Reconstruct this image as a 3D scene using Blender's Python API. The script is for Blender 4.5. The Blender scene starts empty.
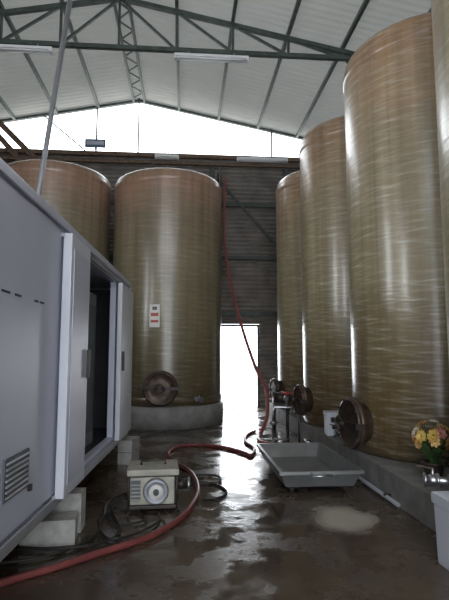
import bpy, bmesh, math, random
from mathutils import Vector, Matrix
random.seed(7)
S=math.sin(.08); C=math.cos(.08)
def W(X,Y,Z=0.0): return Vector((X*C+Y*S, -X*S+Y*C, Z))

# ------------------------------------------------------------ materials
def newmat(name):
    m=bpy.data.materials.new(name); m.use_nodes=True
    nt=m.node_tree; b=nt.nodes['Principled BSDF']
    return m,nt,b
def N(nt,t,**k):
    n=nt.nodes.new(t)
    for a,v in k.items(): setattr(n,a,v)
    return n
def mat(name,col,rough=.5,metal=0,var=.25,scale=6,bump=0.0,coat=0,col2=None,rvar=0):
    m,nt,b=newmat(name)
    tc=N(nt,'ShaderNodeTexCoord')
    no=N(nt,'ShaderNodeTexNoise'); no.inputs['Scale'].default_value=scale; no.inputs['Detail'].default_value=6
    nt.links.new(tc.outputs['Object'],no.inputs['Vector'])
    c2=col2 or tuple(c*(1-var) for c in col)
    cr=N(nt,'ShaderNodeValToRGB')
    cr.color_ramp.elements[0].position=.35; cr.color_ramp.elements[1].position=.65
    cr.color_ramp.elements[0].color=(*c2,1); cr.color_ramp.elements[1].color=(*col,1)
    nt.links.new(no.outputs['Fac'],cr.inputs['Fac'])
    nt.links.new(cr.outputs['Color'],b.inputs['Base Color'])
    b.inputs['Roughness'].default_value=rough; b.inputs['Metallic'].default_value=metal
    b.inputs['Coat Weight'].default_value=coat
    if bump:
        bp=N(nt,'ShaderNodeBump'); bp.inputs['Strength'].default_value=bump; bp.inputs['Distance'].default_value=.02
        nt.links.new(no.outputs['Fac'],bp.inputs['Height']); nt.links.new(bp.outputs['Normal'],b.inputs['Normal'])
    return m

def tank_mat(name,H,ramp,lines=.3):
    m,nt,b=newmat(name); L=nt.links.new
    tc=N(nt,'ShaderNodeTexCoord'); sp=N(nt,'ShaderNodeSeparateXYZ'); L(tc.outputs['Object'],sp.inputs[0])
    def M(op,a,bv=None,c=None):
        n=N(nt,'ShaderNodeMath',operation=op)
        for i,v in enumerate((a,bv,c)):
            if v is None: continue
            if isinstance(v,(int,float)): n.inputs[i].default_value=v
            else: L(v,n.inputs[i])
        return n.outputs[0]
    x,y,z=sp.outputs
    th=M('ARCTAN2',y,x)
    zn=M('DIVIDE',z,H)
    oi=N(nt,'ShaderNodeObjectInfo')
    offs=N(nt,'ShaderNodeVectorMath',operation='ADD'); L(tc.outputs['Object'],offs.inputs[0]); L(M('MULTIPLY',oi.outputs['Random'],20),offs.inputs[1])
    ov=offs.outputs[0]
    mp=N(nt,'ShaderNodeMapping'); mp.inputs['Scale'].default_value=(.5,.5,9); L(ov,mp.inputs[0])
    n1=N(nt,'ShaderNodeTexNoise'); n1.inputs['Scale'].default_value=1.0; n1.inputs['Detail'].default_value=7; L(mp.outputs[0],n1.inputs['Vector'])
    n2=N(nt,'ShaderNodeTexNoise'); n2.inputs['Scale'].default_value=1.6; n2.inputs['Detail'].default_value=5; L(ov,n2.inputs['Vector'])
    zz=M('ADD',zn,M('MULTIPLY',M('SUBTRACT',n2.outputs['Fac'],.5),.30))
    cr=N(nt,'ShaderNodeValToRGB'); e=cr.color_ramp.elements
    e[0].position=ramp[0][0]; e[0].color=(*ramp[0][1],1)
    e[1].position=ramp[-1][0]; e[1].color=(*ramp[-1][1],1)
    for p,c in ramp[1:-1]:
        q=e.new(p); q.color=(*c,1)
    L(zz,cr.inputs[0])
    zd=M('ADD',z,M('MULTIPLY',n2.outputs['Fac'],.06))
    def line(K,m_,pw):
        return M('POWER',M('ABSOLUTE',M('SINE',M('ADD',M('MULTIPLY',zd,K),M('MULTIPLY',th,m_)))),pw)
    l=M('ADD',line(27,2,20),line(31,-3,20))
    l=M('ADD',l,M('MULTIPLY',line(19,4,30),.9))
    l=M('ADD',l,M('MULTIPLY',line(73,1,5),.4))
    mask=N(nt,'ShaderNodeMapRange'); mask.inputs[1].default_value=.36; mask.inputs[2].default_value=.72
    n6=N(nt,'ShaderNodeTexNoise'); n6.inputs['Scale'].default_value=3.2; n6.inputs['Detail'].default_value=8; n6.inputs['Roughness'].default_value=.65
    mp6=N(nt,'ShaderNodeMapping'); mp6.inputs['Scale'].default_value=(1,1,1.6); mp6.inputs['Location'].default_value=(5,3,1); L(ov,mp6.inputs[0]); L(mp6.outputs[0],n6.inputs['Vector'])
    L(n6.outputs['Fac'],mask.inputs[0])
    l=M('MULTIPLY',M('MULTIPLY',l,mask.outputs[0]),lines)
    mp2=N(nt,'ShaderNodeMapping'); mp2.inputs['Scale'].default_value=(8,8,.3); L(ov,mp2.inputs[0])
    n3=N(nt,'ShaderNodeTexNoise'); n3.inputs['Scale'].default_value=1; n3.inputs['Detail'].default_value=5; L(mp2.outputs[0],n3.inputs['Vector'])
    mx=N(nt,'ShaderNodeMix',data_type='RGBA'); mx.inputs[7].default_value=(.55,.53,.44,1)
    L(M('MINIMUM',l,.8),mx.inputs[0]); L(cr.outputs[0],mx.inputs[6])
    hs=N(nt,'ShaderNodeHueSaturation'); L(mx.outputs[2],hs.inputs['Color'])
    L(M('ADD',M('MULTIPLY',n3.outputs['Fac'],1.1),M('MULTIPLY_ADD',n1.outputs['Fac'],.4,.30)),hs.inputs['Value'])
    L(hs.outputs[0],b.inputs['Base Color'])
    L(M('MULTIPLY_ADD',n2.outputs['Fac'],.3,.20),b.inputs['Roughness'])
    b.inputs['Specular IOR Level'].default_value=.6
    b.inputs['Coat Weight'].default_value=.45; b.inputs['Coat Roughness'].default_value=.18
    bp=N(nt,'ShaderNodeBump'); bp.inputs['Strength'].default_value=.2; bp.inputs['Distance'].default_value=.01
    L(M('ADD',l,M('MULTIPLY',n1.outputs['Fac'],1.2)),bp.inputs['Height']); L(bp.outputs[0],b.inputs['Normal']); L(bp.outputs[0],b.inputs['Coat Normal'])
    return m

# ------------------------------------------------------------ mesh builder
class Bld:
    def __init__(s): s.bm=bmesh.new(); s.mats=[]
    def mi(s,m):
        if m not in s.mats: s.mats.append(m)
        return s.mats.index(m)
    def _f(s,vs,i,smooth=False):
        try: f=s.bm.faces.new(vs)
        except ValueError: return None
        f.material_index=i; f.smooth=smooth; return f
    def box(s,x0,x1,y0,y1,z0,z1,m,rot=None,bev=0,piv=None,taper=None):
        i=s.mi(m); r=bmesh.ops.create_cube(s.bm,size=1)
        c=Vector(((x0+x1)/2,(y0+y1)/2,(z0+z1)/2)); d=Vector((x1-x0,y1-y0,z1-z0))
        for v in r['verts']:
            q=Vector((v.co.x*d.x,v.co.y*d.y,v.co.z*d.z))
            if taper and v.co.z<0: q.x*=taper; q.y*=taper
            v.co=q+c
            if rot: v.co=rot@(v.co-(piv or c))+(piv or c)
        fs=set(f for v in r['verts'] for f in v.link_faces)
        for f in fs: f.material_index=i
        if bev:
            es=set(e for f in fs for e in f.edges)
            rr=bmesh.ops.bevel(s.bm,geom=list(es),offset=bev,segments=2,profile=.7,affect='EDGES')
            for f in rr['faces']: f.material_index=i
    def frame(s,d):
        d=d.normalized(); up=Vector((0,0,1)) if abs(d.z)<.95 else Vector((1,0,0))
        a=d.cross(up).normalized(); return a,d.cross(a).normalized()
    def tube(s,pts,r,m,seg=10,smoothpts=0,closed=False):
        pts=[Vector(p) for p in pts]
        if smoothpts:
            out=[]; n=len(pts)
            for k in range(n-1):
                p0=pts[max(k-1,0)];p1=pts[k];p2=pts[k+1];p3=pts[min(k+2,n-1)]
                for j in range(smoothpts):
                    t=j/smoothpts
                    out.append(.5*((2*p1)+(p2-p0)*t+(2*p0-5*p1+4*p2-p3)*t*t+(3*p1-p0-3*p2+p3)*t**3))
            out.append(pts[-1]); pts=out
        i=s.mi(m); rings=[]; a=None; n=len(pts)
        for k,p in enumerate(pts):
            d=(pts[min(k+1,n-1)]-pts[max(k-1,0)])
            if closed: d=pts[(k+1)%n]-pts[k-1]
            if d.length<1e-6: d=Vector((0,0,1))
            d.normalize()
            if a is None: a,b=s.frame(d)
            else:
                a=(a-d*a.dot(d)).normalized(); b=d.cross(a)
            rr=r[k] if isinstance(r,list) else r
            rings.append([s.bm.verts.new(p+(a*math.cos(t)+b*math.sin(t))*rr) for t in [2*math.pi*q/seg for q in range(seg)]])
        for k in range(n if closed else n-1):
            A=rings[k];B_=rings[(k+1)%n]
            for q in range(seg): s._f([A[q],A[(q+1)%seg],B_[(q+1)%seg],B_[q]],i,seg>5)
        if not closed:
            s._f(rings[0][::-1],i); s._f(rings[-1],i)
    def cyl(s,p0,p1,r,m,seg=20): s.tube([p0,p1],r,m,seg)
    def bar(s,p0,p1,w,h,m):
        p0=Vector(p0);p1=Vector(p1); d=(p1-p0).normalized()
        up=Vector((0,0,1)) if abs(d.z)<.97 else Vector((0,1,0))
        a=d.cross(up).normalized()*w/2; b=a.cross(d).normalized()*h/2; i=s.mi(m)
        A=[s.bm.verts.new(p+x) for p in (p0,p1) for x in (a+b,a-b,-a-b,-a+b)]
        for q in range(4): s._f([A[q],A[(q+1)%4],A[4+(q+1)%4],A[4+q]],i)
        s._f(A[:4][::-1],i); s._f(A[4:],i)
    def lathe(s,prof,m,org=(0,0,0),axis=(0,0,1),seg=48,smooth=True):
        i=s.mi(m); ax=Vector(axis).normalized(); a,b=s.frame(ax); o=Vector(org); rings=[]
        for r,z in prof:
            if r<1e-5: rings.append([s.bm.verts.new(o+ax*z)])
            else: rings.append([s.bm.verts.new(o+ax*z+(a*math.cos(t)+b*math.sin(t))*r) for t in [2*math.pi*q/seg for q in range(seg)]])
        for k in range(len(rings)-1):
            A=rings[k];B_=rings[k+1]
            for q in range(seg):
                q2=(q+1)%seg
                if len(A)==1 and len(B_)==1: continue
                if len(A)==1: s._f([A[0],B_[q2],B_[q]],i,smooth)
                elif len(B_)==1: s._f([A[q],A[q2],B_[0]],i,smooth)
                else: s._f([A[q],A[q2],B_[q2],B_[q]],i,smooth)
    def poly(s,pts,m,smooth=False):
        s._f([s.bm.verts.new(Vector(p)) for p in pts],s.mi(m),smooth)
    def grid(s,fn,nu,nv,m,smooth=True):
        i=s.mi(m); V=[[s.bm.verts.new(fn(a/nu,b/nv)) for b in range(nv+1)] for a in range(nu+1)]
        for a in range(nu):
            for b in range(nv): s._f([V[a][b],V[a+1][b],V[a+1][b+1],V[a][b+1]],i,smooth)
    def fin(s,name,loc=(0,0,0),rz=0,fixn=True):
        if fixn: bmesh.ops.recalc_face_normals(s.bm,faces=s.bm.faces[:])
        me=bpy.data.meshes.new(name); s.bm.to_mesh(me); s.bm.free()
        for m in s.mats: me.materials.append(m)
        o=bpy.data.objects.new(name,me); bpy.context.collection.objects.link(o)
        o.location=loc; o.rotation_euler=(0,0,rz); return o

# ------------------------------------------------------------ palette
m_steel_g=mat('green_painted_steel',(.07,.095,.085),.6,var=.4)
m_pur=mat('purlin_steel',(.09,.115,.10),.6,var=.3)
m_rust=mat('rusty_steel',(.19,.13,.09),.8,var=.5,scale=10)
m_wallmetal=mat('weathered_corrugated_metal',(.22,.205,.19),.5,.3,var=.35,scale=3)
m_conc=mat('grey_concrete',(.27,.26,.25),.7,var=.35,scale=5,bump=.3)
m_block=mat('concrete_block',(.42,.41,.39),.85,var=.25,scale=14,bump=.4)
m_white=mat('white_panel',(.52,.54,.66),.38,var=.06,scale=1.5)
m_whitep=mat('white_paint',(.64,.66,.74),.4,var=.06,scale=2)
m_alu=mat('aluminium_trim',(.42,.43,.47),.45,.5,var=.1)
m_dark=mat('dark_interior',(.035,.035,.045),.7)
m_cab=mat('grey_cabinet',(.20,.21,.24),.5)
m_black=mat('black_rubber',(.022,.02,.018),.5)
m_darkst=mat('dark_steel',(.05,.04,.035),.45,.4,var=.3)
m_hatch=mat('hatch_steel',(.11,.075,.055),.42,.45,var=.55,scale=9)
m_chrome=mat('stainless_steel',(.50,.51,.53),.28,.95,var=.1)
m_hose=mat('red_hose',(.20,.048,.045),.4,var=.3,scale=12)
m_hose2=mat('red_spiral_hose',(.30,.075,.065),.45,var=.3,scale=12)
m_tub=mat('grey_tub_metal',(.24,.25,.25),.36,.5,var=.2,scale=4)
m_tubin=mat('grey_tub_inside',(.22,.22,.22),.28,.4,var=.3,scale=4)
m_beige=mat('beige_machine_paint',(.42,.40,.34),.5,var=.25,scale=7)
m_sign=mat('paper_sign',(.72,.70,.66),.6,var=.05)
m_signp=mat('sign_print',(.45,.10,.08),.6)
m_blue=mat('blue_sign',(.12,.20,.32),.5)
m_tubeW=mat('fluorescent_tube_white',(.85,.87,.9),.3,var=.02)
m_red=mat('red_paint',(.4,.03,.02),.4)
m_print=mat('black_print',(.02,.02,.03),.6)
m_grey=mat('vent_grey',(.11,.12,.14),.5)

# floor
mf,nt,b=newmat('wet_concrete_floor'); L=nt.links.new
tc=N(nt,'ShaderNodeTexCoord')
n1=N(nt,'ShaderNodeTexNoise'); n1.inputs['Scale'].default_value=.8; n1.inputs['Detail'].default_value=9; n1.inputs['Roughness'].default_value=.62
L(tc.outputs['Object'],n1.inputs['Vector'])
n2=N(nt,'ShaderNodeTexNoise'); n2.inputs['Scale'].default_value=14; n2.inputs['Detail'].default_value=8
L(tc.outputs['Object'],n2.inputs['Vector'])
cr=N(nt,'ShaderNodeValToRGB'); e=cr.color_ramp.elements
e[0].position=.30; e[0].color=(.038,.025,.017,1); e[1].position=.72; e[1].color=(.12,.092,.070,1)
L(n1.outputs['Fac'],cr.inputs[0])
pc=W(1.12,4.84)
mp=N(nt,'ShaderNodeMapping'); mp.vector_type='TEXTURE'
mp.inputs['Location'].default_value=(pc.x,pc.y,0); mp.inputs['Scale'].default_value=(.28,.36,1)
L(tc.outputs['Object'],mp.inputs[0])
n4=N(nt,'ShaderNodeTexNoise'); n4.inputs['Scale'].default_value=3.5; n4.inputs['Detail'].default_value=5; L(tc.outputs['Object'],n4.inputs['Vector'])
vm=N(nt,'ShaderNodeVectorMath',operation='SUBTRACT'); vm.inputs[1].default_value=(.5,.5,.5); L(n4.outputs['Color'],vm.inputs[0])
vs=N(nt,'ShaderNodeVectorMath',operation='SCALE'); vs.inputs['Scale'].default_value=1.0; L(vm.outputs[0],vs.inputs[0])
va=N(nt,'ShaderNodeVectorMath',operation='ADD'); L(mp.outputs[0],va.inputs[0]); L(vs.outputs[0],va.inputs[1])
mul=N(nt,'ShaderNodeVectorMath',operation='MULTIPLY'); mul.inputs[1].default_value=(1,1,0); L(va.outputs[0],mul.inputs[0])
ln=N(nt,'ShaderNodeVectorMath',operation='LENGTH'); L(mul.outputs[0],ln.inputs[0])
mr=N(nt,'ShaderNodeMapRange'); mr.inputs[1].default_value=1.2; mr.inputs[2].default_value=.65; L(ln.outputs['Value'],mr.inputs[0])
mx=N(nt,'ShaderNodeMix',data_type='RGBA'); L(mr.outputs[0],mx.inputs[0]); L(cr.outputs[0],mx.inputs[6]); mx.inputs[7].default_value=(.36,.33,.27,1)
L(mx.outputs[2],b.inputs['Base Color'])
rr=N(nt,'ShaderNodeMapRange'); rr.inputs[1].default_value=.45; rr.inputs[2].default_value=.60; rr.inputs[3].default_value=.09; rr.inputs[4].default_value=.42
n5=N(nt,'ShaderNodeTexNoise'); n5.inputs['Scale'].default_value=2.1; n5.inputs['Detail'].default_value=8; n5.inputs['Roughness'].default_value=.6; L(tc.outputs['Object'],n5.inputs['Vector'])
L(n5.outputs['Fac'],rr.inputs[0])
rm=N(nt,'ShaderNodeMath',operation='MAXIMUM'); L(rr.outputs[0],rm.inputs[0])
rs=N(nt,'ShaderNodeMath',operation='MULTIPLY'); rs.inputs[1].default_value=.7; L(mr.outputs[0],rs.inputs[0]); L(rs.outputs[0],rm.inputs[1])
L(rm.outputs[0],b.inputs['Roughness'])
bs=N(nt,'ShaderNodeMapRange'); bs.inputs[1].default_value=.07; bs.inputs[2].default_value=.42; bs.inputs[3].default_value=.10; bs.inputs[4].default_value=.5; L(rr.outputs[0],bs.inputs[0])
bp=N(nt,'ShaderNodeBump'); bp.inputs['Distance'].default_value=.01; L(bs.outputs[0],bp.inputs['Strength'])
L(n2.outputs['Fac'],bp.inputs['Height']); L(bp.outputs[0],b.inputs['Normal'])

mroof,nt,b=newmat('white_roof_sheet'); L=nt.links.new
tc=N(nt,'ShaderNodeTexCoord'); n1=N(nt,'ShaderNodeTexNoise'); n1.inputs['Scale'].default_value=1.2; n1.inputs['Detail'].default_value=6
L(tc.outputs['Object'],n1.inputs['Vector'])
cr=N(nt,'ShaderNodeValToRGB'); cr.color_ramp.elements[0].color=(.25,.25,.235,1); cr.color_ramp.elements[1].color=(.37,.37,.345,1)
L(n1.outputs['Fac'],cr.inputs[0]); L(cr.outputs[0],b.inputs['Base Color']); b.inputs['Roughness'].default_value=.6
tr=N(nt,'ShaderNodeBsdfTranslucent'); tr.inputs['Color'].default_value=(.85,.86,.80,1)
ms=N(nt,'ShaderNodeMixShader'); ms.inputs[0].default_value=.04
L(b.outputs[0],ms.inputs[1]); L(tr.outputs[0],ms.inputs[2]); L(ms.outputs[0],nt.nodes['Material Output'].inputs[0])

# ------------------------------------------------------------ shell
XL,XR,YB,YF=-5.6,5.0,14.5,-6.0
RX,RZ,SL=-1.42,9.2,.20
def rz(x): return RZ-SL*abs(x-RX)
q=Bld(); q.box(XL-.2,XR+.2,YF,YB+.1,-.2,0,mf); q.fin('floor')
m_out=mat('pale_outdoor_concrete',(.7,.66,.63),.8,var=.12,scale=.6)
q=Bld(); q.box(-40,40,YB+.1,60,-.3,-.03,m_out); q.box(-40,40,-50,YF,-.3,-.03,m_out); q.box(-40,XL-.2,YF,YB+.1,-.3,-.03,m_out); q.fin('ground_outside')
q=Bld()
def roofside(xa,xb):
    n=int((YB+.3-YF)/.045)
    def fn(u,v):
        x=xa+(xb-xa)*u; y=YF+(YB+.3-YF)*v
        return Vector((x,y,rz(x)+.034*math.sin(y*2*math.pi/.18)))
    q.grid(fn,1,n,mroof)
roofside(RX,XR+.3); roofside(XL-.3,RX); q.fin('ceiling')
DX0,DX1,DZ=0.93,2.18,2.4
TOPZ=7.35
q=Bld()
def corr(x0,x1,z0,z1,y=YB):
    n=max(2,int((z1-z0)/.022))
    q.grid(lambda u,v:Vector((x0+(x1-x0)*u,y+.026*math.sin((z0+(z1-z0)*v)*2*math.pi/.13),z0+(z1-z0)*v)),1,n,m_wallmetal)
corr(XL,DX0,0,DZ); corr(DX1,XR,0,DZ); corr(XL,XR,DZ,TOPZ)
q.fin('wall_back')
WIN=[(.9,2.1,3.0,4.7),(4.55,5.5,2.4,5.2)]
q=Bld(); X0,X1=XL-.15,XL; top=rz(XL)-.05
q.box(X0,X1,YF,WIN[0][0],0,top,m_rust); q.box(X0,X1,WIN[0][1],WIN[1][0],0,top,m_rust); q.box(X0,X1,WIN[1][1],YB,0,top,m_rust)
for a,b_,c,d in WIN: q.box(X0,X1,a,b_,0,c,m_rust); q.box(X0,X1,a,b_,d,top,m_rust)
q.fin('wall_left')
for i,(a,b_,c,d) in enumerate(WIN):
    q=Bld(); x0,x1=XL-.11,XL-.05
    q.box(x0,x1,a+.005,a+.05,c+.005,d-.005,m_alu); q.box(x0,x1,b_-.05,b_-.005,c+.005,d-.005,m_alu)
    q.box(x0,x1,a+.05,b_-.05,c+.005,c+.05,m_alu); q.box(x0,x1,a+.05,b_-.05,d-.05,d-.005,m_alu); q.box(x0,x1,a+.05,b_-.05,(c+d)/2-.02,(c+d)/2+.02,m_alu)
    q.fin('window_%d'%(i+1))
q=Bld(); q.box(XR,XR+.15,YF,YB,0,rz(XR)-.05,m_conc); q.fin('wall_right')
q=Bld()
q.box(XL,-3.6,YF,YF+.15,0,6.5,m_conc); q.box(3.0,XR,YF,YF+.15,0,6.5,m_conc); q.box(-3.6,3.0,YF,YF+.15,5.0,6.5,m_conc); q.fin('wall_front')
q=Bld()
for x in (DX0+.035,DX1-.035): q.box(x-.03,x+.03,YB-.05,YB+.05,0,DZ-.01,m_darkst)
q.box(DX0+.01,DX1-.01,YB-.05,YB+.05,DZ-.07,DZ-.01,m_darkst); q.fin('door_1')
q=Bld()
q.box(XL+.01,XR-.01,YB-.12,YB+.08,TOPZ,TOPZ+.12,m_rust)
for x in (-2.65,-1.42,2.6):
    q.box(x-.02,x+.02,YB-.05,YB+.03,TOPZ+.1,rz(x)-.02,m_steel_g)
for x0,x1 in ((XL,RX),(RX,XR)):
    q.bar((x0,YB,rz(x0)-.07),(x1,YB,rz(x1)-.07),.07,.07,m_steel_g)
q.bar((-4.2,YB-.03,rz(-4.2)-.1),(-2.9,YB-.03,TOPZ+.1),.03,.04,m_steel_g)
q.fin('gable_frame')
q=Bld()
for z in (2.65,4.3,5.9): q.box(XL+.03,XR-.03,YB-.12,YB-.03,z,z+.1,m_steel_g)
q.box(XL+.03,XR-.03,YB-.30,YB-.2,TOPZ-.28,TOPZ-.2,m_rust)
q.bar((.95,YB-.16,6.7),(2.9,YB-.16,4.5),.06,.07,m_steel_g)
q.bar((-5.4,YB-.25,8.2),(-4.2,YB-.25,7.0),.12,.16,m_rust)
q.bar((-5.4,YB-.25,7.8),(-4.6,YB-.25,6.9),.12,.16,m_rust)
for x in (.78,3.0,-4.9): q.box(x-.07,x+.07,YB-.2,YB-.04,0,TOPZ-.3,m_steel_g)
q.fin('steel_bracing')
q=Bld()
for k in range(-3,6):
    x=RX+1.2*k
    if k==0:
        for d in (-.16,.16): q.box(x+d-.03,x+d+.03,YF,YB,rz(x)-.14,rz(x)-.05,m_pur)
        y=YF
        while y<YB-.4:
            q.bar((x-.16,y,rz(x)-.1),(x+.16,y+.35,rz(x)-.1),.03,.03,m_pur); q.bar((x+.16,y+.35,rz(x)-.1),(x-.16,y+.7,rz(x)-.1),.03,.03,m_pur); y+=.7
    else: q.box(x-.035,x+.035,YF,YB,rz(x)-.13,rz(x)-.035,m_pur)
q.fin('roof_purlins')
def truss(y):
    q=Bld(); ZB=7.90
    q.bar((XL,y,ZB),(XR,y,ZB),.09,.09,m_steel_g)
    for x0,x1 in ((XL,RX),(RX,XR)): q.bar((x0,y,rz(x0)-.19),(x1,y,rz(x1)-.19),.09,.09,m_steel_g)
    xs=[RX+1.2*k for k in range(-3,6)]
    for i,x in enumerate(xs):
        if rz(x)-.19>ZB+.1: q.bar((x,y,ZB),(x,y,rz(x)-.19),.05,.05,m_steel_g)
    for i in range(len(xs)-1):
        a,b_=xs[i],xs[i+1]
        if b_<=RX+.01: q.bar((a,y,ZB),(b_,y,rz(b_)-.19),.05,.05,m_steel_g)
        else: q.bar((a,y,rz(a)-.19),(b_,y,ZB),.05,.05,m_steel_g)
    q.box(XR-.2,XR-.02,y-.08,y+.08,0,ZB,m_steel_g); q.box(XL+.02,XL+.2,y-.08,y+.08,0,ZB,m_steel_g)
    q.bar((XR-.1,y,6.7),(XR-1.6,y,ZB),.06,.06,m_steel_g); q.bar((XL+.1,y,6.7),(XL+1.6,y,ZB),.06,.06,m_steel_g)
    q.fin('roof_truss')
for y in (9.97,6.0,.3): truss(y)
def lampf(x0,x1,y,z):
    q=Bld(); q.box(x0,x1,y-.07,y+.07,z,z+.06,m_tubeW,bev=.01)
    for d in (-.045,.045): q.cyl((x0+.04,y+d,z-.025),(x1-.04,y+d,z-.025),.018,m_tubeW,10)
    for x in (x0+.02,x1-.02): q.box(x-.02,x+.02,y-.07,y+.07,z-.05,z,m_tubeW)
    for x in (x0+.3,x1-.3): q.cyl((x,y,z+.05),(x,y,z+.14),.012,m_alu,6)
    q.fin('fluorescent_lamp')
lampf(-.26,1.3,9.9,7.71); lampf(-4.2,-2.75,9.9,7.71)
lampf(1.5,3.0,YB-.42,7.22); lampf(-.9,-.2,YB-.42,7.22)
q=Bld(); q.box(-2.95,-2.35,YB-.2,YB-.14,7.55,7.8,m_blue,bev=.01); q.box(-2.9,-2.4,YB-.21,YB-.195,7.62,7.74,m_white)
q.bar((-2.65,YB-.16,7.47),(-2.65,YB-.16,7.56),.03,.03,m_steel_g); q.fin('wall_sign')

# ------------------------------------------------------------ tanks
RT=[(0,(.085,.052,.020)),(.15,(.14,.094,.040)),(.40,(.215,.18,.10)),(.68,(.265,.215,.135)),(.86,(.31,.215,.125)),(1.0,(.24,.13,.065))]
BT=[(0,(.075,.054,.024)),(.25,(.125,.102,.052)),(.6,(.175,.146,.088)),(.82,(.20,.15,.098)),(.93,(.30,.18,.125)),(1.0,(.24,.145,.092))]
HR,HB=5.42,5.15
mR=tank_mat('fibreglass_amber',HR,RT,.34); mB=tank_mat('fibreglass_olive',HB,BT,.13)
def hatch(q,R,phi,z,r=.27):
    n=Vector((math.cos(phi),math.sin(phi),0)); o=n*(R-.06)+Vector((0,0,z))
    q.lathe([(r*.86,0),(r*.86,.15),(r*1.05,.15),(r*1.08,.17),(r*1.08,.215),(r*.98,.22)],m_hatch,o,n,36)
    q.lathe([(r*1.0,.22),(r*1.02,.25),(r*.93,.255),(r*.88,.235),(r*.5,.245),(r*.2,.25),(0,.25)],m_hatch,o,n,36)
    t=Vector((0,0,1)).cross(n); Z=Vector((0,0,1))
    for k in range(10):
        a=2*math.pi*k/10; c=o+(t*math.cos(a)+Z*math.sin(a))*r*1.0
        q.cyl(c+n*.15,c+n*.275,.014,m_darkst,8)
    q.bar(o+n*.29-t*r*1.15,o+n*.29+t*r*1.15,.035,.06,m_darkst)
    q.bar(o+n*.2-t*r*1.15,o+n*.32-t*r*1.15,.05,.06,m_darkst); q.bar(o+n*.2+t*r*1.15,o+n*.32+t*r*1.15,.05,.06,m_darkst)
    q.cyl(o+n*.24,o+n*.38,.025,m_darkst,10)
    q.tube([o+n*.37+(t*math.cos(a)+Z*math.sin(a))*.09 for a in [2*math.pi*j/20 for j in range(20)]],.012,m_darkst,8,closed=True)
    q.cyl(o+n*.37-t*.09,o+n*.37+t*.09,.009,m_darkst,6)
def valve(q,R,phi,z):
    n=Vector((math.cos(phi),math.sin(phi),0)); o=n*(R-.03)+Vector((0,0,z)); Z=Vector((0,0,1))
    q.cyl(o,o+n*.28,.035,m_chrome,14)
    for d in (.06,.16,.26): q.cyl(o+n*d,o+n*(d+.025),.06,m_chrome,16)
    q.lathe([(.0,-.05),(.045,-.045),(.05,0),(.045,.045),(0,.05)],m_chrome,o+n*.21,n,14)
    q.cyl(o+n*.21,o+n*.21+Z*.1,.014,m_chrome,8); q.bar(o+n*.21+Z*.1,o+n*.34+Z*.12,.025,.01,m_darkst)
def tank(x,y,z,R,H,m,hp,vp,hz,sign=False,hr=.27,sv=.28):
    q=Bld(); prof=[(0,0),(R*.98,0),(R,.03)]
    zz=.03
    while zz<H-sv-.12:
        prof.append((R,zz)); zz+=.3
    for k in range(0,9):
        a=math.pi/2*k/8; prof.append((R-.2+.2*math.cos(a),H-sv+sv*.75*math.sin(a)))
    zt=H-sv*.25
    prof+= [(R*.6,zt+.05),(R*.35,zt+.10),(R*.2,zt+.12),(0,zt+.13)]
    prof=[p for i,p in enumerate(prof) if i==0 or p!=prof[i-1]]
    q.lathe(prof,m,seg=96)
    for bz in (H-sv-.08,.12):
        q.lathe([(R-.001,bz-.07),(R+.012,bz-.05),(R+.012,bz+.05),(R-.001,bz+.07)],m,seg=96)
    q.lathe([(.25,H+.0),(.25,H+.2),(.27,H+.2),(.27,H+.24),(0,H+.26)],m_hatch,seg=32)
    hatch(q,R,hp,hz,hr); valve(q,R,vp,.14)
    if sign:
        c=W(-1.45,10.3)-Vector((x,y,0)); ph=math.atan2(c.y,c.x)
        n=Vector((math.cos(ph),math.sin(ph),0)); t=Vector((0,0,1)).cross(n); Z=Vector((0,0,1))
        def pl(a0,a1,z0,z1,d,mm):
            q.poly([n*(R+d)+t*a0+Z*z0,n*(R+d)+t*a1+Z*z0,n*(R+d)+t*a1+Z*z1,n*(R+d)+t*a0+Z*z1],mm)
        pl(-.11,.11,1.62,2.1,.02,m_sign); pl(-.08,.08,1.72,1.77,.024,m_signp); pl(-.08,.08,1.85,1.92,.023,m_signp); pl(-.05,.05,1.98,2.05,.023,m_grey)
    q.fin('wine_storage_tank',(x,y,z),0)
CZ=.30
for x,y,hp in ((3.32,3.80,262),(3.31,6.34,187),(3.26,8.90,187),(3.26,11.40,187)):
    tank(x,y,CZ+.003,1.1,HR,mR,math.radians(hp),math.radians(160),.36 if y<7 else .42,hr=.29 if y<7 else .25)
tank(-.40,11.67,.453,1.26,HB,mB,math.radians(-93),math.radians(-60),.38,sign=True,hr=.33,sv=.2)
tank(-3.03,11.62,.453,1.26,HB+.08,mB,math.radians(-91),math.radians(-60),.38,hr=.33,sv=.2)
for x,y in ((-.40,11.67),(-3.03,11.62)):
    q=Bld(); q.lathe([(0,0),(1.30,0),(1.30,.42),(1.27,.45),(0,.45)],m_conc,seg=64); q.fin('tank_pedestal',(x,y,0))
q=Bld(); q.box(2.14,XR-.02,1.6,13.2,0,CZ,m_conc,bev=.015); q.fin('tank_plinth')
q=Bld(); q.tube([(.95,13.2,0),(.95,13.2,6.6),(.95,14.1,6.6)],.03,m_darkst,8); q.fin('vertical_pipe')
q=Bld(); a=W(-3.70,8.35,0); c=W(-2.78,8.35,7.85); q.cyl(a,c,.045,m_alu,14); q.lathe([(0,0),(.12,0),(.12,.02),(.06,.03)],m_alu,a,(0,0,1),16); q.fin('leaning_roof_prop')

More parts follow.
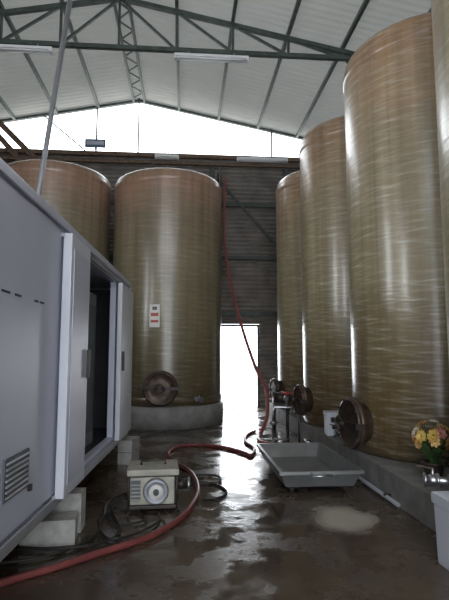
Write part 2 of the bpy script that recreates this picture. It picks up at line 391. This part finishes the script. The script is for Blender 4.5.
# ------------------------------------------------------------ trailer
q=Bld(); z0,z1=.39,2.55; Wd=2.3; T=.07; ya,yb=.3,7.62; o0,o1=4.62,6.45
q.box(-T,0,ya,o0,z0,z1,m_white); q.box(-T,0,o1,yb,z0,z1,m_white)
q.box(-T,0,o0,o1,z0,z0+.10,m_white); q.box(-T,0,o0,o1,z1-.12,z1,m_white)
q.box(-Wd,-Wd+T,ya,yb,z0,z1,m_white); q.box(-Wd,0,ya,ya+T,z0,z1,m_white); q.box(-Wd,0,yb-T,yb,z0,z1,m_white)
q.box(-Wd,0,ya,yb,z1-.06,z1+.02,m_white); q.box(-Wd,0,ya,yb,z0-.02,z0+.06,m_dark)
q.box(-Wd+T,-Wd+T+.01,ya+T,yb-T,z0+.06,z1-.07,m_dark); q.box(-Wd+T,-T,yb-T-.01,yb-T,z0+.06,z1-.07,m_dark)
q.box(-.02,.02,ya,yb+.02,z1-.03,z1+.035,m_white,bev=.006); q.box(-.02,.015,ya,yb+.02,z0-.04,z0+.03,m_alu,bev=.006)
q.box(-.03,.02,yb-.04,yb+.02,z0,z1,m_alu,bev=.006)
q.box(.0,.03,4.0,yb,z1-.11,z1-.08,m_alu); q.box(0,.03,4.0,yb,z0+.03,z0+.05,m_alu)
q.box(.02,.09,4.00,4.64,z0+.03,z1-.08,m_whitep,bev=.012)
q.box(.09,.096,4.07,4.57,z0+.12,z1-.2,m_white,bev=.002)
q.box(.02,.08,6.48,7.45,z0+.05,z1-.12,m_whitep,bev=.012)
q.box(.10,.13,4.54,4.57,1.3,1.55,m_black,bev=.005); q.box(.08,.11,6.54,6.58,1.3,1.55,m_black,bev=.005)
for y in (1.6,): q.box(.0,.004,y-.006,y+.006,z0+.04,z1-.03,m_alu)
q.box(-1.0,-.22,5.75,6.35,z0+.06,2.25,m_cab,bev=.01); q.box(-.22,-.21,5.80,6.3,.6,2.1,m_grey)
q.box(0,.012,3.04,3.44,.66,.90,m_grey)
for k in range(7): q.box(.01,.022,3.06,3.42,.675+.032*k,.684+.032*k,m_alu,rot=Matrix.Rotation(.5,3,'Y'))
q.box(0,.02,3.46,3.50,.62,.66,m_black)
for y,l in ((2.9,.12),(3.1,.1),(3.45,.07),(3.56,.08)): q.box(0,.004,y,y+l,1.86,1.873,m_print)
for x in (-.45,-1.85): q.box(x-.05,x+.05,ya+.1,yb-.1,z0-.16,z0-.02,m_darkst)
for y in (1,2.6,5.0,5.8,7.0): q.box(-Wd+.1,-.1,y-.04,y+.04,z0-.12,z0-.02,m_darkst)
for y in (1.7,2.5):
    for x in (-.22,-2.08): 
        q.lathe([(.12,-.1),(.17,-.1),(.19,-.06),(.19,.06),(.17,.1),(.12,.1),(.1,.03),(0,.03)],m_black,(x,y,.19),(1,0,0),28)
        q.lathe([(0,-.11),(.12,-.1),(.12,.1),(0,.09)],m_alu,(x,y,.19),(1,0,0),20)
q.fin('refrigerated_trailer',(-1.18+.02,0,0),-.0436)

def block(p,rz_,n=1,l=.40,w=.2,h=.165):
    q=Bld()
    for k in range(n):
        z=k*h
        q.box(-l/2,l/2,-w/2,-w/2+.035,z,z+h-.006,m_block,bev=.004); q.box(-l/2,l/2,w/2-.035,w/2,z,z+h-.006,m_block,bev=.004)
        for x in (-l/2+.018,0,l/2-.018): q.box(x-.018,x+.018,-w/2+.03,w/2-.03,z,z+h-.006,m_block)
        q.box(-l/2+.02,l/2-.02,-w/2+.03,w/2-.03,z+h-.03,z+h-.008,m_block)
    q.fin('concrete_block_stack',p,rz_)
block(W(-1.43,4.52),0,2); block(W(-1.42,4.24),.12,1,.42,.24,.2); block(W(-1.36,7.3),1.4,2)

# ------------------------------------------------------------ pump machine
q=Bld(); w,d,h=.50,.48,.40
for x in (-w/2+.02,w/2-.02):
    for y in (-d/2+.02,d/2-.02):
        q.cyl((x,y,0),(x,y,h),.014,m_darkst,8)
        q.lathe([(0,0),(.03,0),(.03,.02),(0,.025)],m_black,(x,y,0),(0,0,1),10)
q.box(-w/2,w/2,-d/2,d/2,h-.06,h,m_beige,bev=.015)
q.box(-w/2+.02,w/2-.04,-d/2+.05,d/2-.03,.06,h-.08,m_beige,bev=.02)
q.box(-w/2,w/2,-d/2+.01,d/2-.01,.03,.06,m_darkst,bev=.005)
q.lathe([(.095,0),(.12,0),(.125,.03),(.115,.06),(.095,.07),(.09,.05),(.03,.05),(.0,.06)],m_alu,(.03,-d/2+.06,.19),(0,-1,0),32)
q.lathe([(0,0),(.07,0),(.065,.012),(0,.014)],m_sign,(.03,-d/2+.01,.19),(0,-1,0),28)
q.lathe([(0,0),(.03,0),(.028,.03),(0,.03)],m_grey,(.03,-d/2,.19),(0,-1,0),18)
q.box(-.21,-.12,-d/2+.035,-d/2+.055,.10,.29,m_grey)
for k in range(5): q.box(-.21,-.12,-d/2+.02,-d/2+.04,.11+.035*k,.12+.035*k,m_beige)
q.cyl((w/2-.05,0,.2),(w/2+.10,0,.2),.05,m_darkst,16); q.cyl((w/2+.09,0,.2),(w/2+.12,0,.2),.065,m_chrome,16)
q.tube([(-.12,0,h),(-.12,0,h+.04),(.12,0,h+.04),(.12,0,h)],.012,m_darkst,8)
q.fin('transfer_pump',W(-.72,5.22),.05)

# ------------------------------------------------------------ hoses & cables
def path(L_,r): return [W(x,y,z if z else r) for x,y,z in L_]
q=Bld(); r=.027
q.tube(path([(-1.75,3.1,0),(-1.47,3.42,0),(-1.2,3.66,0),(-.99,3.88,0),(-.61,4.28,0),(-.40,4.75,0),(-.31,5.25,0),(-.30,5.8,0),(-.42,6.5,0),(-.66,7.1,0),(-.86,7.75,0),(-.75,8.3,0),(-.45,8.5,0),(.0,8.25,0),(.3,7.8,0),(.38,7.6,0),(.44,7.8,0),(.47,8.2,0),(.36,8.8,0),(.42,9.5,0),(.6,10.0,0)],r),r,m_hose,10,8)
q.fin('red_wine_hose')
q=Bld(); r=.036
pts=[W(.0,14.0,6.6),W(-.01,13.8,5.3),W(.02,13.6,4.4),W(.2,12.9,3.2),W(.44,12.0,2.1),W(.66,11.1,1.3),W(.86,10.5,.80),W(.82,9.8,.35),W(.66,9.4,.05),W(.60,9.0,.036),W(.66,8.6,.036),W(.95,8.35,.036),W(1.25,8.5,.036)]
q.tube(pts,r,m_hose2,10,8)
q.fin('hanging_red_hose')
cab=[
 [(-1.1,6.6,0),(-.8,6.4,0),(-.48,6.2,0),(-.12,6.0,0),(.02,5.7,0),(-.05,5.45,0),(-.22,5.42,0)],
 [(-1.05,5.5,0),(-1.0,6.1,0),(-.75,6.25,0),(-.5,6.4,0),(-.12,6.4,0),(-.05,6.15,0),(-.2,6.0,0),(-.5,6.05,0)],
 [(-1.7,3.75,0),(-1.3,3.9,0),(-1.08,4.3,0),(-1.12,4.8,0),(-1.18,5.3,0),(-.98,5.9,0),(-1.1,6.7,0),(-1.1,7.1,0)],
 [(-1.15,4.9,0),(-.95,4.6,0),(-.72,4.7,0),(-.8,4.91,0),(-1.05,5.0,0),(-1.13,4.7,0),(-.95,4.25,0),(-.75,4.35,0),(-.6,4.65,0),(-.62,4.90,0)],
 [(-1.6,4.05,0),(-1.25,4.02,0),(-.98,4.15,0),(-.88,4.4,0),(-1.0,4.75,0),(-1.12,5.15,0),(-1.02,5.2,.05)],
]
q=Bld()
for k,cc in enumerate(cab):
    r=(.013,.015,.013,.011,.012)[k]; q.tube(path(cc,r+.003*k),r,m_black,8,8)
q.fin('electric_cables')

# ------------------------------------------------------------ tub
q=Bld(); Lx,Ly,H=.90,1.74,.26
def ring(sx,sy,z): return [Vector((a*sx/2,b_*sy/2,z)) for a,b_ in ((-1,-1),(1,-1),(1,1),(-1,1))]
def loft(A,B_,m):
    for k in range(4): q.poly([A[k],A[(k+1)%4],B_[(k+1)%4],B_[k]],m)
base=ring(Lx-.16,Ly-.22,.09); top=ring(Lx-.04,Ly-.04,H); rim=ring(Lx+.03,Ly+.03,H); rim2=ring(Lx+.03,Ly+.03,H-.035); rim3=ring(Lx,Ly,H-.035)
ot=ring(Lx-.02,Ly-.02,H-.02); ob=ring(Lx-.14,Ly-.2,.075)
loft(base,top,m_tubin); loft(top,rim,m_tub); loft(rim,rim2,m_tub); loft(rim2,rim3,m_tub); loft(ot,ob,m_tub)
q.poly(base,m_tubin); q.poly(ob,m_tub)
for x in (-.3,.3):
    for y in (-.7,.7):
        q.cyl((x-.015,y,.035),(x+.015,y,.035),.035,m_black,14); q.bar((x,y,.035),(x,y,.085),.05,.03,m_darkst)
for s in (-1,1): q.tube([(-.12,s*(Ly/2+.015),H-.02),(-.12,s*(Ly/2+.06),H-.04),(.12,s*(Ly/2+.06),H-.04),(.12,s*(Ly/2+.015),H-.02)],.009,m_chrome,8)
p=W(.98,6.42); q.fin('metal_tub',(p.x,p.y,0),.0,fixn=False)

# ------------------------------------------------------------ pipe stand
q=Bld(); r=.02
q.tube([W(.86,9.15,0),W(.87,9.15,.50),W(.90,9.15,.57),W(1.26,9.15,.57),W(1.32,9.15,.50),W(1.33,9.15,0)],r,m_chrome,10)
q.tube([W(1.12,9.15,.57),W(1.12,9.15,.80)],r,m_chrome,10)
q.cyl(W(.86,9.15,0),W(.86,9.15,.015),.09,m_chrome,16)
q.cyl(W(1.12,9.05,.72),W(1.12,9.25,.72),.05,m_darkst,14); q.cyl(W(.80,9.15,.3),W(.94,9.15,.3),.035,m_chrome,12)
q.lathe([(0,-.02),(.085,-.02),(.085,.02),(0,.02)],m_red,W(1.12,9.15,.82),(0,0,1),18)
q.fin('pipe_stand_with_valves')
q=Bld()
q.cyl(W(1.0,10.1,.66),W(1.26,10.1,.66),.11,m_darkst,22); q.cyl(W(.96,10.1,.66),W(1.0,10.1,.66),.13,m_hatch,22)
c=W(1.12,10.1)
q.box(c.x-.15,c.x+.15,c.y-.1,c.y+.1,.50,.57,m_darkst,bev=.01)
for sx in (-.13,.13):
    for sy in (-.08,.08): q.cyl((c.x+sx,c.y+sy,0),(c.x+sx,c.y+sy,.5),.015,m_darkst,8)
q.cyl(W(.98,10.1,.66),W(.98,10.1,.84),.03,m_chrome,12)
q.fin('pump_motor_on_stand')
q=Bld(); q.tube([(2.09,4.9,.05),(2.09,8.7,.05)],.022,m_alu,10)
for y in (5.2,7.0,8.5): q.box(2.07,2.135,y-.02,y+.02,.02,.08,m_darkst)
q.fin('drain_pipe')
q=Bld(); q.box(-.17,.17,-.14,.14,0,.33,m_whitep,bev=.012); q.box(-.18,.18,-.15,.15,.29,.345,m_whitep,bev=.01)
q.box(-.10,.06,-.1425,-.14,.10,.16,m_print); q.box(-.10,.1,-.1425,-.14,.2,.22,m_signp)
q.fin('white_carton',(2.33,7.62,CZ),-.1)
q=Bld(); q.box(-.13,.13,-.24,.24,0,.42,m_whitep,bev=.02,taper=.94); q.box(-.14,.14,-.255,.255,.42,.50,m_whitep,bev=.018)
q.lathe([(0,0),(.05,0),(.05,.006),(0,.006)],m_black,(-.124,-.1,.08),(-1,0,0),20)
p=W(1.69,3.60); q.fin('styrofoam_box',(p.x,p.y,0),.02)

# bouquet
q=Bld()
m_pot=mat('dark_ceramic_pot',(.05,.035,.03),.35); m_stem=mat('green_foliage',(.05,.13,.03),.6,var=.5)
cols=[mat('yellow_petals',(.75,.50,.10),.6,var=.2),mat('yellow_petals_pale',(.75,.58,.25),.6,var=.2),mat('pink_petals',(.62,.25,.22),.6,var=.2),mat('white_petals',(.78,.74,.66),.6,var=.1),mat('orange_petals',(.62,.30,.10),.6,var=.2)]
m_cen=mat('flower_centre',(.25,.13,.03),.7)
q.lathe([(0,0),(.065,0),(.075,.02),(.10,.12),(.105,.15),(.112,.16),(.112,.175),(.098,.175),(.09,.14),(0,.135)],m_pot,(0,0,0),(0,0,1),28)
def bloom(c,n,r,m):
    a,b_=q.frame(n)
    for layer in range(2):
        k=7; rr=r*(1-.35*layer)
        for j in range(k):
            t=2*math.pi*(j+.5*layer)/k; d=a*math.cos(t)+b_*math.sin(t); s_=n.cross(d)
            lift=.25+.5*layer
            pts=[c,c+d*rr*.45+s_*rr*.28+n*rr*lift*.5,c+d*rr*.85+s_*rr*.25+n*rr*lift*.8,c+d*rr*1.05+n*rr*lift,c+d*rr*.85-s_*rr*.25+n*rr*lift*.8,c+d*rr*.45-s_*rr*.28+n*rr*lift*.5]
            q.poly(pts,m,True)
    q.lathe([(0,-.1*r),(.22*r,0),(.2*r,.18*r),(0,.26*r)],m_cen,c,n,10)
for k in range(44):
    az=random.uniform(0,2*math.pi); el=math.acos(random.uniform(-.15,1))
    n=Vector((math.sin(el)*math.cos(az),math.sin(el)*math.sin(az),math.cos(el)))
    c=Vector((0,0,.36))+Vector((n.x*.17,n.y*.16,n.z*.19))
    q.tube([(0,0,.13),c*.6+Vector((0,0,.05)),c],.004,m_stem,5); bloom(c,n,random.uniform(.042,.062),random.choice(cols))
for k in range(40):
    az=random.uniform(0,2*math.pi); d=Vector((math.cos(az),math.sin(az),random.uniform(-.2,.9))).normalized(); s_=d.cross(Vector((0,0,1))).normalized()
    c=Vector((0,0,random.uniform(.2,.32))); r0=.08
    q.poly([c+d*r0,c+d*.16+s_*.028,c+d*.245+Vector((0,0,-.01)),c+d*.16-s_*.028],m_stem)
q.fin('flower_bouquet_in_pot',(2.42,4.82,CZ),0,fixn=False)

q=Bld(); q.box(.2,5,19,19.3,-.03,1.0,m_out); q.box(.2,5,18.9,19.4,1.0,1.1,m_whitep)
q.box(-.6,.2,19,19.3,-.03,2.2,m_whitep); q.fin('outside_boundary_wall')

# ------------------------------------------------------------ light & world
w=bpy.data.worlds.new('World'); bpy.context.scene.world=w; w.use_nodes=True
bg=w.node_tree.nodes['Background']; bg.inputs[0].default_value=(.90,.95,1,1); bg.inputs[1].default_value=6
def area(name,loc,rot,sx,sy,p,col=(1,1,1)):
    l=bpy.data.lights.new(name,'AREA'); l.shape='RECTANGLE'; l.size=sx; l.size_y=sy; l.energy=p; l.color=col
    o=bpy.data.objects.new(name,l); bpy.context.collection.objects.link(o); o.location=loc; o.rotation_euler=rot; return o
area('front_doorway_skylight',(-.3,YF+.1,2.6),(math.radians(90),0,0),6.4,4.6,70,(.93,.96,1))
area('back_doorway_skylight',(1.55,YB+.15,1.3),(math.radians(-90),0,0),1.2,2.2,60,(.9,.95,1))
area('left_window_skylight',(XL-.2,1.5,3.85),(0,math.radians(-90),0),1.7,1.2,110,(.93,.96,1))
area('left_window_skylight.001',(XL-.2,5.02,3.8),(0,math.radians(-90),0),2.8,.95,90,(.93,.96,1))

cam=bpy.data.cameras.new('Camera'); co=bpy.data.objects.new('Camera',cam); bpy.context.collection.objects.link(co)
cam.sensor_fit='VERTICAL'; cam.sensor_height=36; cam.lens=30; cam.clip_start=.05
co.location=(0,0,1.5); co.rotation_euler=(math.radians(90+6.3),0,-.08)
bpy.context.scene.camera=co
bpy.context.scene.view_settings.view_transform='Standard'
bpy.context.scene.view_settings.exposure=.05
